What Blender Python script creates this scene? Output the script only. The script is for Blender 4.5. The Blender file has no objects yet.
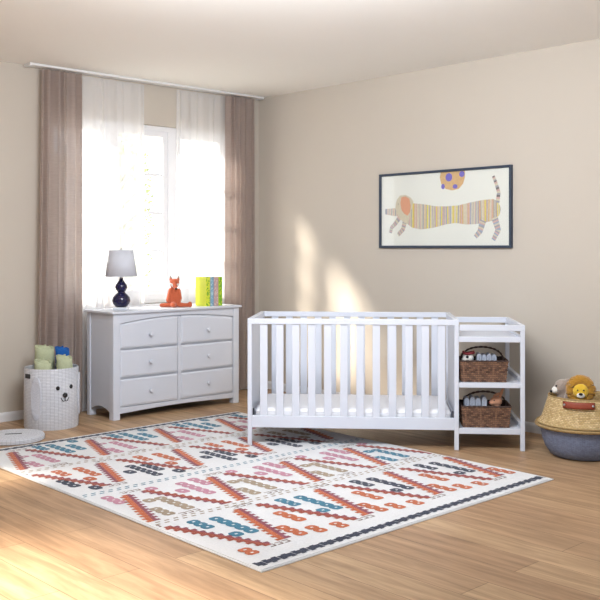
import bpy, math, random
from mathutils import Vector, Matrix
random.seed(7)
scene = bpy.context.scene
COL = scene.collection
PI = math.pi

# ------------------------------------------------------------------ camera
cam_d = bpy.data.cameras.new('camera'); cam = bpy.data.objects.new('camera', cam_d); COL.objects.link(cam)
cam.location = (0, 0, 1.38); cam.rotation_euler = (PI/2, 0, 0)
cam_d.sensor_width = 36; cam_d.lens = 36*930/600; cam_d.shift_y = -52/600
cam_d.clip_end = 200
scene.camera = cam

# ------------------------------------------------------------------ world, sun, exposure
SKY_WINDOW, SKY_BACK = 1.75, .7
world = bpy.data.worlds.new('sky'); scene.world = world; world.use_nodes = True
wn = world.node_tree.nodes; wl = world.node_tree.links; wn.clear()
wo = wn.new('ShaderNodeOutputWorld'); bg = wn.new('ShaderNodeBackground')
tc = wn.new('ShaderNodeTexCoord'); dt = wn.new('ShaderNodeVectorMath'); dt.operation = 'DOT_PRODUCT'
dt.inputs[1].default_value = (-.75, .62, .2)
mr = wn.new('ShaderNodeMapRange'); mr.inputs[1].default_value = -.3; mr.inputs[2].default_value = .5
mr.inputs[3].default_value = SKY_BACK; mr.inputs[4].default_value = SKY_WINDOW
wl.new(tc.outputs['Generated'], dt.inputs[0]); wl.new(dt.outputs['Value'], mr.inputs[0])
wl.new(mr.outputs[0], bg.inputs['Strength']); bg.inputs['Color'].default_value = (.80, .90, 1, 1)
wl.new(bg.outputs[0], wo.inputs[0])

sun_d = bpy.data.lights.new('sun', 'SUN'); sun = bpy.data.objects.new('sun', sun_d); COL.objects.link(sun)
Wd = Vector((.7256, .6881, 0)); Rd = Vector((-.6881, .7256, 0))     # along window wall / along picture wall (away from camera)
sdir = (Wd*1.0 - Rd*1.0).normalized()
el = math.radians(36)
sdir = Vector((sdir.x*math.cos(el), sdir.y*math.cos(el), -math.sin(el)))
sun.rotation_euler = sdir.to_track_quat('-Z', 'Y').to_euler()
sun.location = (-8, 8, 6)
sun_d.energy = 18; sun_d.angle = math.radians(8); sun_d.color = (1, .90, .78)

def area(name, loc, target, sx, sy, power, color=(1, 1, 1)):
    d = bpy.data.lights.new(name, 'AREA'); o = bpy.data.objects.new(name, d); COL.objects.link(o)
    d.shape = 'RECTANGLE'; d.size = sx; d.size_y = sy; d.energy = power; d.color = color
    o.location = loc; o.rotation_euler = (Vector(target)-Vector(loc)).to_track_quat('-Z', 'Y').to_euler()
    return o
area('fill_softbox', (-.1, 4.2, 2.62), (.4, 8.0, 1.25), 1.8, .6, 95, (.87, .93, 1))  # added fill light brightening the upper walls; the room has no such lamp
scene.view_settings.view_transform = 'Standard'; scene.view_settings.look = 'None'
scene.view_settings.exposure = .24; scene.view_settings.gamma = 1; scene.view_settings.use_curve_mapping = False

# ------------------------------------------------------------------ materials
def srgb(*c):
    return tuple(((v/255)/12.92 if v/255 <= .04045 else ((v/255+.055)/1.055)**2.4) for v in c)+(1,)
def mat(name, col, rough=.6, noise=0, nscale=20, bump=0, bscale=60, metal=0, spec=.5, stretch=(1, 1, 1), sheen=0, coord='Object'):
    m = bpy.data.materials.new(name); m.use_nodes = True; nt = m.node_tree; b = nt.nodes['Principled BSDF']
    b.inputs['Base Color'].default_value = col; b.inputs['Roughness'].default_value = rough
    b.inputs['Metallic'].default_value = metal; b.inputs['Specular IOR Level'].default_value = spec
    if sheen: b.inputs['Sheen Weight'].default_value = sheen
    c = nt.nodes.new('ShaderNodeTexCoord'); mp = nt.nodes.new('ShaderNodeMapping'); mp.inputs['Scale'].default_value = stretch
    nt.links.new(c.outputs[coord], mp.inputs[0])
    n = nt.nodes.new('ShaderNodeTexNoise'); n.inputs['Scale'].default_value = nscale; n.inputs['Detail'].default_value = 3
    nt.links.new(mp.outputs[0], n.inputs['Vector'])
    mx = nt.nodes.new('ShaderNodeMix'); mx.data_type = 'RGBA'
    k = noise
    mx.inputs[6].default_value = tuple(v*(1-k) for v in col[:3])+(1,); mx.inputs[7].default_value = tuple(min(1, v*(1+k)) for v in col[:3])+(1,)
    nt.links.new(n.outputs[0], mx.inputs[0]); nt.links.new(mx.outputs[2], b.inputs['Base Color'])
    if bump:
        n2 = nt.nodes.new('ShaderNodeTexNoise'); n2.inputs['Scale'].default_value = bscale
        nt.links.new(mp.outputs[0], n2.inputs['Vector'])
        bp = nt.nodes.new('ShaderNodeBump'); bp.inputs['Strength'].default_value = bump; bp.inputs['Distance'].default_value = .01
        nt.links.new(n2.outputs[0], bp.inputs['Height']); nt.links.new(bp.outputs[0], b.inputs['Normal'])
    return m
M = {}
M['wall'] = mat('wall_paint', srgb(195, 186, 174), .85, .02, 3, .05, 200)
M['ceiling'] = mat('ceiling_paint', srgb(243, 242, 238), .9, .01, 3)
M['trim'] = mat('white_trim', srgb(222, 222, 224), .45, .01, 5)
M['white'] = mat('white_lacquer', srgb(209, 213, 223), .38, .01, 5)
M['winframe'] = mat('white_window_frame', srgb(236, 236, 238), .4, .01, 5)
M['mattress'] = mat('mattress_cotton', srgb(238, 238, 242), .85, .02, 30, .15, 40)
M['navy_gloss'] = mat('navy_ceramic', srgb(22, 20, 62), .08, .05, 8, spec=.7)
M['crystal'] = mat('clear_acrylic', srgb(215, 220, 228), .08, .02, 8, spec=.8)
M['metal'] = mat('brushed_metal', srgb(190, 190, 195), .3, .02, 8, metal=1)
M['dark'] = mat('dark_metal', srgb(40, 42, 48), .4, .05, 8)
M['black'] = mat('black_felt', srgb(20, 20, 22), .6, .1, 40)
M['frame_navy'] = mat('dark_slate_frame', srgb(46, 58, 76), .5, .04, 8)
M['paper'] = mat('art_paper', srgb(238, 236, 228), .7, .015, 6)
M['fox'] = mat('rust_knit', srgb(192, 92, 56), .9, .16, 90, .6, 160, sheen=.3)
M['plush_white'] = mat('white_plush', srgb(238, 234, 226), .9, .05, 60, .4, 160, sheen=.3)
M['plush_grey'] = mat('taupe_plush', srgb(158, 142, 130), .95, .2, 90, .8, 120, sheen=.4)
M['lion_mane'] = mat('mustard_plush', srgb(176, 126, 34), .95, .3, 90, .9, 100, sheen=.4)
M['lion_face'] = mat('yellow_plush', srgb(222, 180, 52), .95, .1, 90, .5, 140, sheen=.3)
M['peach'] = mat('peach_plush', srgb(206, 150, 118), .95, .08, 60, .4, 140, sheen=.3)
M['red'] = mat('red_cloth', srgb(150, 62, 66), .9, .15, 60, .3, 90)
M['leather'] = mat('brown_leather', srgb(142, 62, 40), .5, .12, 40, .2, 120)
M['cloth_grey'] = mat('grey_speckled_cloth', srgb(176, 182, 196), .95, .45, 150, .4, 150)
M['towel_green'] = mat('sage_towel', srgb(188, 194, 160), .95, .10, 60, .6, 220)
M['towel_blue'] = mat('blue_towel', srgb(26, 92, 170), .95, .10, 60, .6, 220)
M['track'] = mat('white_metal', srgb(225, 225, 225), .4, .01, 8)
M['bark'] = mat('bark', srgb(150, 138, 120), .9, .25, 20, .6, 30)
M['facade'] = mat('pale_facade', srgb(214, 212, 208), .9, .03, 1)
M['facade_pane'] = mat('grey_facade_glass', srgb(168, 174, 178), .3, .1, 2)
M['ground'] = mat('pale_paving', srgb(190, 188, 180), .9, .06, 2)

def leaf_mat():
    m = bpy.data.materials.new('leaf'); m.use_nodes = True; nt = m.node_tree; nt.nodes.clear()
    o = nt.nodes.new('ShaderNodeOutputMaterial'); d = nt.nodes.new('ShaderNodeBsdfDiffuse'); t = nt.nodes.new('ShaderNodeBsdfTranslucent'); mx = nt.nodes.new('ShaderNodeMixShader')
    d.inputs[0].default_value = srgb(192, 200, 160); t.inputs[0].default_value = srgb(200, 208, 150)
    mx.inputs[0].default_value = .5
    nt.links.new(d.outputs[0], mx.inputs[1]); nt.links.new(t.outputs[0], mx.inputs[2]); nt.links.new(mx.outputs[0], o.inputs[0]); return m
M['leaf'] = leaf_mat()
def glass_mat():
    m = bpy.data.materials.new('window_glass'); m.use_nodes = True; nt = m.node_tree; nt.nodes.clear()
    o = nt.nodes.new('ShaderNodeOutputMaterial'); t = nt.nodes.new('ShaderNodeBsdfTransparent'); g = nt.nodes.new('ShaderNodeBsdfGlossy'); mx = nt.nodes.new('ShaderNodeMixShader')
    t.inputs[0].default_value = (.97, .98, .98, 1); g.inputs['Roughness'].default_value = .02; mx.inputs[0].default_value = .04
    nt.links.new(t.outputs[0], mx.inputs[1]); nt.links.new(g.outputs[0], mx.inputs[2]); nt.links.new(mx.outputs[0], o.inputs[0]); return m
M['glass'] = glass_mat()
def cloth(name, col, dens, trans, weave=0):
    """thin cloth: diffuse + translucent, with open threads letting light through"""
    m = bpy.data.materials.new(name); m.use_nodes = True; nt = m.node_tree; nt.nodes.clear()
    o = nt.nodes.new('ShaderNodeOutputMaterial'); d = nt.nodes.new('ShaderNodeBsdfDiffuse'); t = nt.nodes.new('ShaderNodeBsdfTranslucent'); tr = nt.nodes.new('ShaderNodeBsdfTransparent')
    a = nt.nodes.new('ShaderNodeMixShader'); b = nt.nodes.new('ShaderNodeMixShader'); a.inputs[0].default_value = trans; b.inputs[0].default_value = dens
    c = nt.nodes.new('ShaderNodeTexCoord'); mp = nt.nodes.new('ShaderNodeMapping'); mp.inputs['Scale'].default_value = (14, 14, 220)
    n = nt.nodes.new('ShaderNodeTexNoise'); n.inputs['Scale'].default_value = 1; n.inputs['Detail'].default_value = 3
    nt.links.new(c.outputs['Object'], mp.inputs[0]); nt.links.new(mp.outputs[0], n.inputs['Vector'])
    mx = nt.nodes.new('ShaderNodeMix'); mx.data_type = 'RGBA'
    mx.inputs[6].default_value = tuple(v*(1-weave) for v in col[:3])+(1,); mx.inputs[7].default_value = tuple(min(1, v*(1+weave)) for v in col[:3])+(1,)
    nt.links.new(n.outputs[0], mx.inputs[0]); nt.links.new(mx.outputs[2], d.inputs[0]); nt.links.new(mx.outputs[2], t.inputs[0])
    nt.links.new(d.outputs[0], a.inputs[1]); nt.links.new(t.outputs[0], a.inputs[2])
    nt.links.new(tr.outputs[0], b.inputs[1]); nt.links.new(a.outputs[0], b.inputs[2]); nt.links.new(b.outputs[0], o.inputs[0]); return m
M['sheer'] = cloth('white_voile', srgb(250, 250, 252), .56, .5, .02)
M['linen'] = cloth('taupe_linen', srgb(180, 164, 156), .93, .42, .14)
M['shade'] = cloth('lamp_shade_fabric', srgb(226, 228, 236), 1, .25, .02)

def floor_mat():
    m = bpy.data.materials.new('oak_planks'); m.use_nodes = True; nt = m.node_tree; b = nt.nodes['Principled BSDF']
    c = nt.nodes.new('ShaderNodeTexCoord'); mp = nt.nodes.new('ShaderNodeMapping')
    nt.links.new(c.outputs['Object'], mp.inputs[0])
    br = nt.nodes.new('ShaderNodeTexBrick'); br.inputs['Scale'].default_value = 1; br.inputs['Brick Width'].default_value = 1.8; br.inputs['Row Height'].default_value = .19
    br.inputs['Mortar Size'].default_value = .0016; br.inputs['Mortar Smooth'].default_value = .3; br.offset = .37
    br.inputs['Color1'].default_value = srgb(172, 138, 106); br.inputs['Color2'].default_value = srgb(194, 162, 126); br.inputs['Mortar'].default_value = srgb(96, 68, 44)
    nt.links.new(mp.outputs[0], br.inputs['Vector'])
    mp2 = nt.nodes.new('ShaderNodeMapping'); mp2.inputs['Scale'].default_value = (1.2, 14, 1); nt.links.new(c.outputs['Object'], mp2.inputs[0])
    n = nt.nodes.new('ShaderNodeTexNoise'); n.inputs['Scale'].default_value = 1.6; n.inputs['Detail'].default_value = 8; n.inputs['Roughness'].default_value = .62; n.inputs['Distortion'].default_value = .6
    nt.links.new(mp2.outputs[0], n.inputs['Vector'])
    rp = nt.nodes.new('ShaderNodeValToRGB'); rp.color_ramp.elements[0].position = .32; rp.color_ramp.elements[0].color = (.60, .56, .52, 1); rp.color_ramp.elements[1].position = .66; rp.color_ramp.elements[1].color = (1.08, 1.08, 1.08, 1)
    nt.links.new(n.outputs[0], rp.inputs[0])
    mx = nt.nodes.new('ShaderNodeMix'); mx.data_type = 'RGBA'; mx.blend_type = 'MULTIPLY'; mx.inputs[0].default_value = 1
    nt.links.new(br.outputs[0], mx.inputs[6]); nt.links.new(rp.outputs[0], mx.inputs[7]); nt.links.new(mx.outputs[2], b.inputs['Base Color'])
    b.inputs['Roughness'].default_value = .42; b.inputs['Specular IOR Level'].default_value = .35
    bp = nt.nodes.new('ShaderNodeBump'); bp.inputs['Strength'].default_value = .15; bp.inputs['Distance'].default_value = .004
    nt.links.new(n.outputs[0], bp.inputs['Height']); nt.links.new(bp.outputs[0], b.inputs['Normal'])
    return m
M['floor'] = floor_mat()

def weave_mat(name, c1, c2, sx, sz, bump=.6, mode='rib', NZ=.3):
    """woven fibre: vertical ribs x horizontal strands from wave textures on angle/height"""
    m = bpy.data.materials.new(name); m.use_nodes = True; nt = m.node_tree; b = nt.nodes['Principled BSDF']; b.inputs['Roughness'].default_value = .85
    u = nt.nodes.new('ShaderNodeTexCoord'); br = nt.nodes.new('ShaderNodeTexBrick'); br.inputs['Scale'].default_value = 1
    mp = nt.nodes.new('ShaderNodeMapping'); nt.links.new(u.outputs['UV'], mp.inputs[0]); nt.links.new(mp.outputs[0], br.inputs['Vector'])
    br.inputs['Brick Width'].default_value = sx; br.inputs['Row Height'].default_value = sz; br.inputs['Mortar Size'].default_value = min(sx, sz)*.16; br.inputs['Mortar Smooth'].default_value = .9
    br.inputs['Color1'].default_value = c1; br.inputs['Color2'].default_value = c2; br.inputs['Mortar'].default_value = tuple(v*.62 for v in c2[:3])+(1,)
    if mode == 'rib': br.offset = 0
    n = nt.nodes.new('ShaderNodeTexNoise'); n.inputs['Scale'].default_value = 60; nt.links.new(u.outputs['Object'], n.inputs['Vector'])
    mx = nt.nodes.new('ShaderNodeMix'); mx.data_type = 'RGBA'; mx.blend_type = 'OVERLAY'; mx.inputs[0].default_value = NZ
    nt.links.new(br.outputs[0], mx.inputs[6]); nt.links.new(n.outputs[0], mx.inputs[7]); nt.links.new(mx.outputs[2], b.inputs['Base Color'])
    inv = nt.nodes.new('ShaderNodeMath'); inv.operation = 'SUBTRACT'; inv.inputs[0].default_value = 1; nt.links.new(br.outputs['Fac'], inv.inputs[1])
    bp = nt.nodes.new('ShaderNodeBump'); bp.inputs['Strength'].default_value = bump; bp.inputs['Distance'].default_value = .004
    nt.links.new(inv.outputs[0], bp.inputs['Height']); nt.links.new(bp.outputs[0], b.inputs['Normal'])
    return m
M['paper_plain'] = mat('white_paper_felt', srgb(204, 206, 215), .9, .08, 60, .6, 120)
M['paper_rope'] = weave_mat('white_paper_rope', srgb(226, 228, 234), srgb(216, 218, 226), .030, .011, .8, NZ=.06)
M['seagrass'] = weave_mat('seagrass', srgb(226, 200, 152), srgb(196, 164, 110), .022, .011, .9, 'brick')
M['grey_rope'] = weave_mat('grey_rope', srgb(128, 138, 164), srgb(116, 124, 148), .03, .008, .6, 'brick')
M['wicker'] = mat('dark_wicker', srgb(110, 80, 62), .6, .6, 45, .3, 150)
M['wicker_light'] = mat('light_wicker', srgb(136, 100, 76), .6, .35, 45, .3, 150)
M['wicker_mid'] = mat('mid_wicker', srgb(84, 58, 44), .6, .35, 45, .3, 150)
M['wicker_dark'] = mat('darker_wicker', srgb(62, 42, 34), .6, .35, 70, .3, 150)

# ------------------------------------------------------------------ mesh helper
class MB:
    def __init__(s): s.v = []; s.f = []; s.m = []; s.uv = []
    def face(s, ids, m=0, uv=None): s.f.append(ids); s.m.append(m); s.uv.append(uv)
    def add(s, pts): n = len(s.v); s.v += [tuple(p) for p in pts]; return n
    def box(s, x0, x1, y0, y1, z0, z1, m=0, mtx=None):
        P = [Vector((x, y, z)) for z in (z0, z1) for y in (y0, y1) for x in (x0, x1)]
        if mtx: P = [mtx @ p for p in P]
        n = s.add(P)
        for q in ((0, 2, 3, 1), (4, 5, 7, 6), (0, 1, 5, 4), (2, 6, 7, 3), (0, 4, 6, 2), (1, 3, 7, 5)): s.face([n+i for i in q], m)
        return s
    def prism(s, pts, d0, d1, axis='y', m=0, mtx=None):
        """outline pts (a,b) extruded along axis"""
        f = {'y': lambda a, b, d: (a, d, b), 'x': lambda a, b, d: (d, a, b), 'z': lambda a, b, d: (a, b, d)}[axis]
        k = len(pts); P = [Vector(f(a, b, d)) for d in (d0, d1) for a, b in pts]
        if mtx: P = [mtx @ p for p in P]
        n = s.add(P); s.face([n+i for i in range(k)], m); s.face([n+k+i for i in reversed(range(k))], m)
        for i in range(k): j = (i+1) % k; s.face([n+j, n+i, n+k+i, n+k+j], m)
        return s
    def tube(s, path, r, seg=8, m=0, closed=False, flat=1):
        path = [Vector(p) for p in path]; K = len(path); rings = []
        for i, p in enumerate(path):
            a = path[(i-1) % K] if closed or i else path[0]; b = path[(i+1) % K] if closed or i < K-1 else path[-1]
            t = (b-a).normalized(); up = Vector((0, 0, 1)) if abs(t.z) < .9 else Vector((0, 1, 0))
            x = t.cross(up).normalized(); y = x.cross(t).normalized()
            rr = r[i] if isinstance(r, (list, tuple)) else r
            rings.append(s.add([p+(x*math.cos(q)+y*math.sin(q)*flat)*rr for q in [2*PI*j/seg for j in range(seg)]]))
        for i in range(K if closed else K-1):
            a, b = rings[i], rings[(i+1) % K]
            for j in range(seg): k = (j+1) % seg; s.face([a+j, a+k, b+k, b+j], m)
        if not closed:
            s.face([rings[0]+j for j in reversed(range(seg))], m); s.face([rings[-1]+j for j in range(seg)], m)
        return s
    def lathe(s, prof, seg=32, c=(0, 0, 0), m=0, jitter=None, caps=True):
        rings = []; c = Vector(c); L = 0; Ls = []
        for i, (r, z) in enumerate(prof):
            if i: L += math.hypot(r-prof[i-1][0], z-prof[i-1][1])
            Ls.append(L)
            rings.append(s.add([c+Vector((r*math.cos(2*PI*j/seg), r*math.sin(2*PI*j/seg), z)) for j in range(seg)]))
        R = max(r for r, z in prof)
        for i in range(len(prof)-1):
            a, b = rings[i], rings[i+1]
            for j in range(seg):
                k = (j+1) % seg; u0, u1 = 2*PI*R*j/seg, 2*PI*R*(j+1)/seg
                s.face([a+j, a+k, b+k, b+j], m, [(u0, Ls[i]), (u1, Ls[i]), (u1, Ls[i+1]), (u0, Ls[i+1])])
        if caps:
            if prof[0][0] > 1e-4: s.face([rings[0]+j for j in reversed(range(seg))], m)
            if prof[-1][0] > 1e-4: s.face([rings[-1]+j for j in range(seg)], m)
        return s
    def ball(s, c, r, seg=16, rings=10, m=0, rot=None):
        if not isinstance(r, (tuple, list)): r = (r, r, r)
        c = Vector(c); rot = rot or Matrix.Identity(3); R = []
        for i in range(1, rings):
            th = PI*i/rings
            R.append(s.add([c+rot @ Vector((r[0]*math.sin(th)*math.cos(2*PI*j/seg), r[1]*math.sin(th)*math.sin(2*PI*j/seg), r[2]*math.cos(th))) for j in range(seg)]))
        t = s.add([c+rot @ Vector((0, 0, r[2]))]); b = s.add([c-rot @ Vector((0, 0, r[2]))])
        for j in range(seg):
            k = (j+1) % seg; s.face([t, R[0]+j, R[0]+k], m); s.face([b, R[-1]+k, R[-1]+j], m)
            for i in range(len(R)-1): s.face([R[i]+j, R[i+1]+j, R[i+1]+k, R[i]+k], m)
        return s
    def grid(s, fn, nu, nv, m=0, uvs=None):
        n = s.add([fn(i/nu, j/nv) for i in range(nu+1) for j in range(nv+1)])
        for i in range(nu):
            for j in range(nv):
                a = n+i*(nv+1)+j
                uv = None
                if uvs: uv = [((i+di)/nu*uvs[0], (j+dj)/nv*uvs[1]) for di, dj in ((0, 0), (1, 0), (1, 1), (0, 1))]
                s.face([a, a+nv+1, a+nv+2, a+1], m, uv)
        return s
    def build(s, name, mats, parent=None, smooth=False, bevel=0, solid=0, remesh=0, subsurf=0):
        me = bpy.data.meshes.new(name); me.from_pydata(s.v, [], s.f); me.update()
        if not isinstance(mats, (list, tuple)): mats = [mats]
        for q in mats: me.materials.append(M[q] if isinstance(q, str) else q)
        me.polygons.foreach_set('material_index', s.m)
        if any(s.uv):
            ul = me.uv_layers.new(name='map')
            for p, uv in zip(me.polygons, s.uv):
                if uv:
                    for li, c in zip(p.loop_indices, uv): ul.data[li].uv = c
        if smooth:
            me.polygons.foreach_set('use_smooth', [True]*len(me.polygons))
            if not remesh: me.set_sharp_from_angle(angle=math.radians(40))
        o = bpy.data.objects.new(name, me); COL.objects.link(o); o.parent = parent
        if solid: q = o.modifiers.new('solid', 'SOLIDIFY'); q.thickness = solid; q.offset = 0
        if remesh:
            q = o.modifiers.new('remesh', 'REMESH'); q.mode = 'VOXEL'; q.voxel_size = remesh; q.use_smooth_shade = True
            q = o.modifiers.new('smooth', 'SMOOTH'); q.factor = .6; q.iterations = 6
        if subsurf: q = o.modifiers.new('sub', 'SUBSURF'); q.levels = subsurf; q.render_levels = subsurf
        if bevel: q = o.modifiers.new('bevel', 'BEVEL'); q.width = bevel; q.segments = 2; q.limit_method = 'ANGLE'; q.angle_limit = math.radians(40)
        return o
def tag(o, label=None, cat=None, group=None, kind=None):
    if label: o['label'] = label
    if cat: o['category'] = cat
    if group: o['group'] = group
    if kind: o['kind'] = kind
    return o
def thing(name, label, cat, loc, rz=0, group=None):
    o = bpy.data.objects.new(name, None); COL.objects.link(o); o.location = loc; o.rotation_euler = (0, 0, rz); o.empty_display_size = .1
    return tag(o, label, cat, group)
def place(o, loc, rz=0): o.location = loc; o.rotation_euler = (0, 0, rz); return o
def capsule(mb, a, b, r0, r1, m=0, n=7):
    """tapered limb with round ends"""
    a, b = Vector(a), Vector(b); L = (b-a).length; d = (b-a)/L
    pts, rs = [], []
    for k in range(5): q = -PI/2+PI/2*k/4+.001; pts.append(a+d*r0*math.sin(q)); rs.append(max(r0*math.cos(q), r0*.05))
    for k in range(1, n): t = k/n; pts.append(a+d*L*t); rs.append(r0+(r1-r0)*t)
    for k in range(5): q = PI/2*k/4; pts.append(b+d*r1*math.sin(q)); rs.append(max(r1*math.cos(q), r1*.05))
    return mb.tube(pts, rs, 14, m)

# ------------------------------------------------------------------ room shell
# local frame of the window wall: x along the wall to the right, y outwards, origin at the photo's left edge
AW = math.atan2(.6881, .7256)
OW = Vector((-2.377, 7.37, 0))
TC = 2.708                                       # corner, metres along the window wall
CORNER = OW+Wd*TC
HC = 2.86
AR = math.atan2(-.7256, .6881)                    # picture wall: local x from the corner towards the camera side
X0, X1, Z0, Z1 = .41, 2.37, .88, 2.49            # window opening
w = MB()
w.box(-5.2, -3.7, 0, .22, 0, HC).box(-2.35, X0, 0, .22, 0, HC).box(-3.7, -2.35, 0, .22, 0, .88).box(-3.7, -2.35, 0, .22, 2.05, HC).box(X1, TC+.2, 0, .22, 0, HC).box(X0, X1, 0, .22, 0, Z0).box(X0, X1, 0, .22, Z1, HC)
tag(place(w.build('wall_left', 'wall'), OW, AW), kind='structure')
w = MB().box(0, 7.6, 0, .15, 0, HC)
tag(place(w.build('wall_right', 'wall'), CORNER, AR), kind='structure')
w = MB().box(-5.35, -5.2, -8.0, .22, 0, HC)  # unseen side wall, added to block sun and sky from the left
tag(place(w.build('wall_side', 'wall'), OW, AW), kind='structure')
fl = MB().box(-.1, 8.6, -8.2, .2, -.12, 0)
tag(place(fl.build('floor', 'floor'), CORNER, AR), kind='structure')
cl = MB().box(-.1, 6.4, -6.6, .2, HC, HC+.12)
tag(place(cl.build('ceiling', 'ceiling'), CORNER, AR), kind='structure')
bprof = [(0, 0), (-.014, 0), (-.014, .055), (-.010, .066), (-.006, .072), (0, .074)]
b = MB().prism(bprof, -5.2, TC-.014, 'x')
tag(place(b.build('baseboard_left', 'trim'), OW, AW), kind='structure')
b = MB().prism(bprof, 0, 7.6, 'x')
tag(place(b.build('baseboard_right', 'trim'), CORNER, AR), kind='structure')
gr = MB().box(-60, 60, 0, 90, -.5, -.3)
tag(place(gr.build('ground', 'ground'), OW+Rd*.4, AW), kind='structure')

# window with three casements of 2 x 4 panes
win = bpy.data.objects.new('window_1', None); COL.objects.link(win); place(win, OW, AW); tag(win, kind='structure')
fr = MB(); ft = .045
fr.box(X0, X0+ft, .06, .15, Z0, Z1).box(X1-ft, X1, .06, .15, Z0, Z1).box(X0+ft, X1-ft, .06, .15, Z1-ft, Z1).box(X0+ft, X1-ft, .06, .15, Z0, Z0+ft+.03)
CS = [(.455, 1.017), (1.097, 1.661), (1.757, 2.325)]
for a, c in ((1.017, 1.097), (1.661, 1.757)): fr.box(a, c, .06, .15, Z0+ft, Z1-ft)
fr.build('window_frame', 'winframe', win, bevel=.003)
MB().box(X0-.02, X1+.02, -.02, .06, Z0-.03, Z0).build('window_sill', 'winframe', win, bevel=.004)
for ca, cb in CS:
    zb, zt = Z0+ft+.03, Z1-ft; s = .05
    c = MB(); c.box(ca, ca+s, .07, .125, zb, zt).box(cb-s, cb, .07, .125, zb, zt).box(ca+s, cb-s, .07, .125, zb, zb+s).box(ca+s, cb-s, .07, .125, zt-s, zt)
    mx = (ca+cb)/2; c.box(mx-.011, mx+.011, .08, .115, zb+s, zt-s)
    for k in (1, 2, 3):
        z = zb+s+(zt-zb-2*s)*k/4; c.box(ca+s, cb-s, .081, .114, z-.011, z+.011)
    co = c.build('casement', 'winframe', win, bevel=.002)
    MB().box(ca+s-.005, cb-s+.005, .095, .1, zb+s-.005, zt-s+.005).build('glass_pane', 'glass', co)
    MB().box(ca+.015, ca+.035, .045, .07, 1.55, 1.58).tube([(ca+.025, .05, 1.565), (ca+.025, .045, 1.5), (ca+.025, .045, 1.45)], .008).build('handle', 'track', co)

# unseen window in the same wall, added to let sun onto the left floor
win = bpy.data.objects.new('window_added', None); COL.objects.link(win); place(win, OW, AW); tag(win, kind='structure')
fr = MB(); fr.box(-3.7, -3.65, .06, .15, .88, 2.05).box(-2.4, -2.35, .06, .15, .88, 2.05).box(-3.65, -2.4, .06, .15, 2.0, 2.05).box(-3.65, -2.4, .06, .15, .88, .93).box(-3.05, -3.0, .06, .15, .93, 2.0)
fr.build('window_frame', 'winframe', win, bevel=.003)
MB().box(-3.66, -2.39, .095, .1, .92, 2.01).build('glass_pane', 'glass', win)

# curtain track on the ceiling
ct = thing('curtain_track', 'white double curtain track fixed to the ceiling above the window', 'curtain track', OW, AW)
MB().box(.2, 2.66, -.125, -.025, HC-.018, HC).build('rail', 'track', ct, bevel=.003)
for x in (.2, 2.66): MB().box(x-.008, x+.008, -.128, -.022, HC-.024, HC).build('end_cap', 'track', ct)

def curtain(name, x0t, x1t, x0b, x1b, d, amp, folds, matn, label, seed, z0=.02, group=None):
    rnd = random.Random(seed); ph = [rnd.random()*6.3 for _ in range(4)]
    def fn(u, v):
        z = z0+(HC-.03-z0)*v
        uu = u+.018*math.sin(2*PI*u*folds*.5+ph[0])
        x = (x0b+(x1b-x0b)*uu)*(1-v)+(x0t+(x1t-x0t)*uu)*v
        a = amp*(.72+.28*math.sin(2*PI*u*1.3+ph[1]))*(1-.25*v)
        y = -d+a*math.sin(2*PI*folds*u+ph[2]+.35*math.sin(2.2*v+ph[3]))+.18*a*math.sin(2*PI*folds*2.3*u+ph[1]+v)
        return (x, y, z)
    mb = MB().grid(fn, int(folds*16), 26)
    o = mb.build(name, matn, None, smooth=True)
    o.data.set_sharp_from_angle(angle=PI)
    tag(place(o, OW, AW), label, 'curtain', group); return o
curtain('linen_curtain', .30, .70, .255, .71, .090, .040, 5.5, 'linen', 'taupe linen curtain on the left side of the window, behind the dog hamper', 1)
curtain('linen_curtain', 2.225, 2.575, 2.215, 2.575, .083, .030, 5.5, 'linen', 'taupe linen curtain on the right side of the window, near the wall corner', 2)
curtain('sheer_curtain', .46, 1.352, .5, 1.36, .035, .012, 9, 'sheer', 'sheer white voile curtain on the left half of the window, behind the navy lamp', 3)
curtain('sheer_curtain', 1.678, 2.45, 1.64, 2.42, .035, .012, 8, 'sheer', 'sheer white voile curtain on the right half of the window, behind the picture books', 4)

# ------------------------------------------------------------------ outside
bd = thing('apartment_building', 'pale apartment building seen through the left of the window', 'building', (-8.9, 27, -.3), math.radians(14))
MB().box(-9, 2.0, 0, 8, 0, 4.2).build('facade', 'facade', bd)
MB().box(-9.1, 2.1, -.15, 8, 4.2, 4.45).build('cornice', 'facade', bd)
for zz in (.95, 2.0, 3.05):
    for xx in (-8.0, -6.4, -4.8, -3.2, -1.6, 0, 1.2):
        wd = MB().box(xx-.42, xx+.42, -.05, .0, zz-.36, zz+.36).build('window', 'winframe', bd)
        MB().box(xx-.36, xx-.03, -.07, -.05, zz-.3, zz+.3).box(xx+.03, xx+.36, -.07, -.05, zz-.3, zz+.3).build('pane', 'facade_pane', wd)
tr = thing('leafy_tree', 'pale green leafy tree growing outside the middle of the window', 'tree', (-3.3, 17, -.3), 0)
tk = MB(); rt = random.Random(5)
tk.tube([(0, 0, 0), (.03, 0, 1.2), (-.05, .05, 2.4), (.05, 0, 3.9)], [.07, .05, .035, .01], 10)
for k in range(16):
    z = 1.0+k*.17; a = rt.random()*6.28; L = .75-.03*k
    tk.tube([(0, 0, z), (L*.5*math.cos(a), L*.5*math.sin(a), z+.25), (L*math.cos(a), L*math.sin(a), z+.4)], [.025, .016, .006], 6)
tk.build('trunk', 'bark', tr, smooth=True)
lf = MB()
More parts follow.
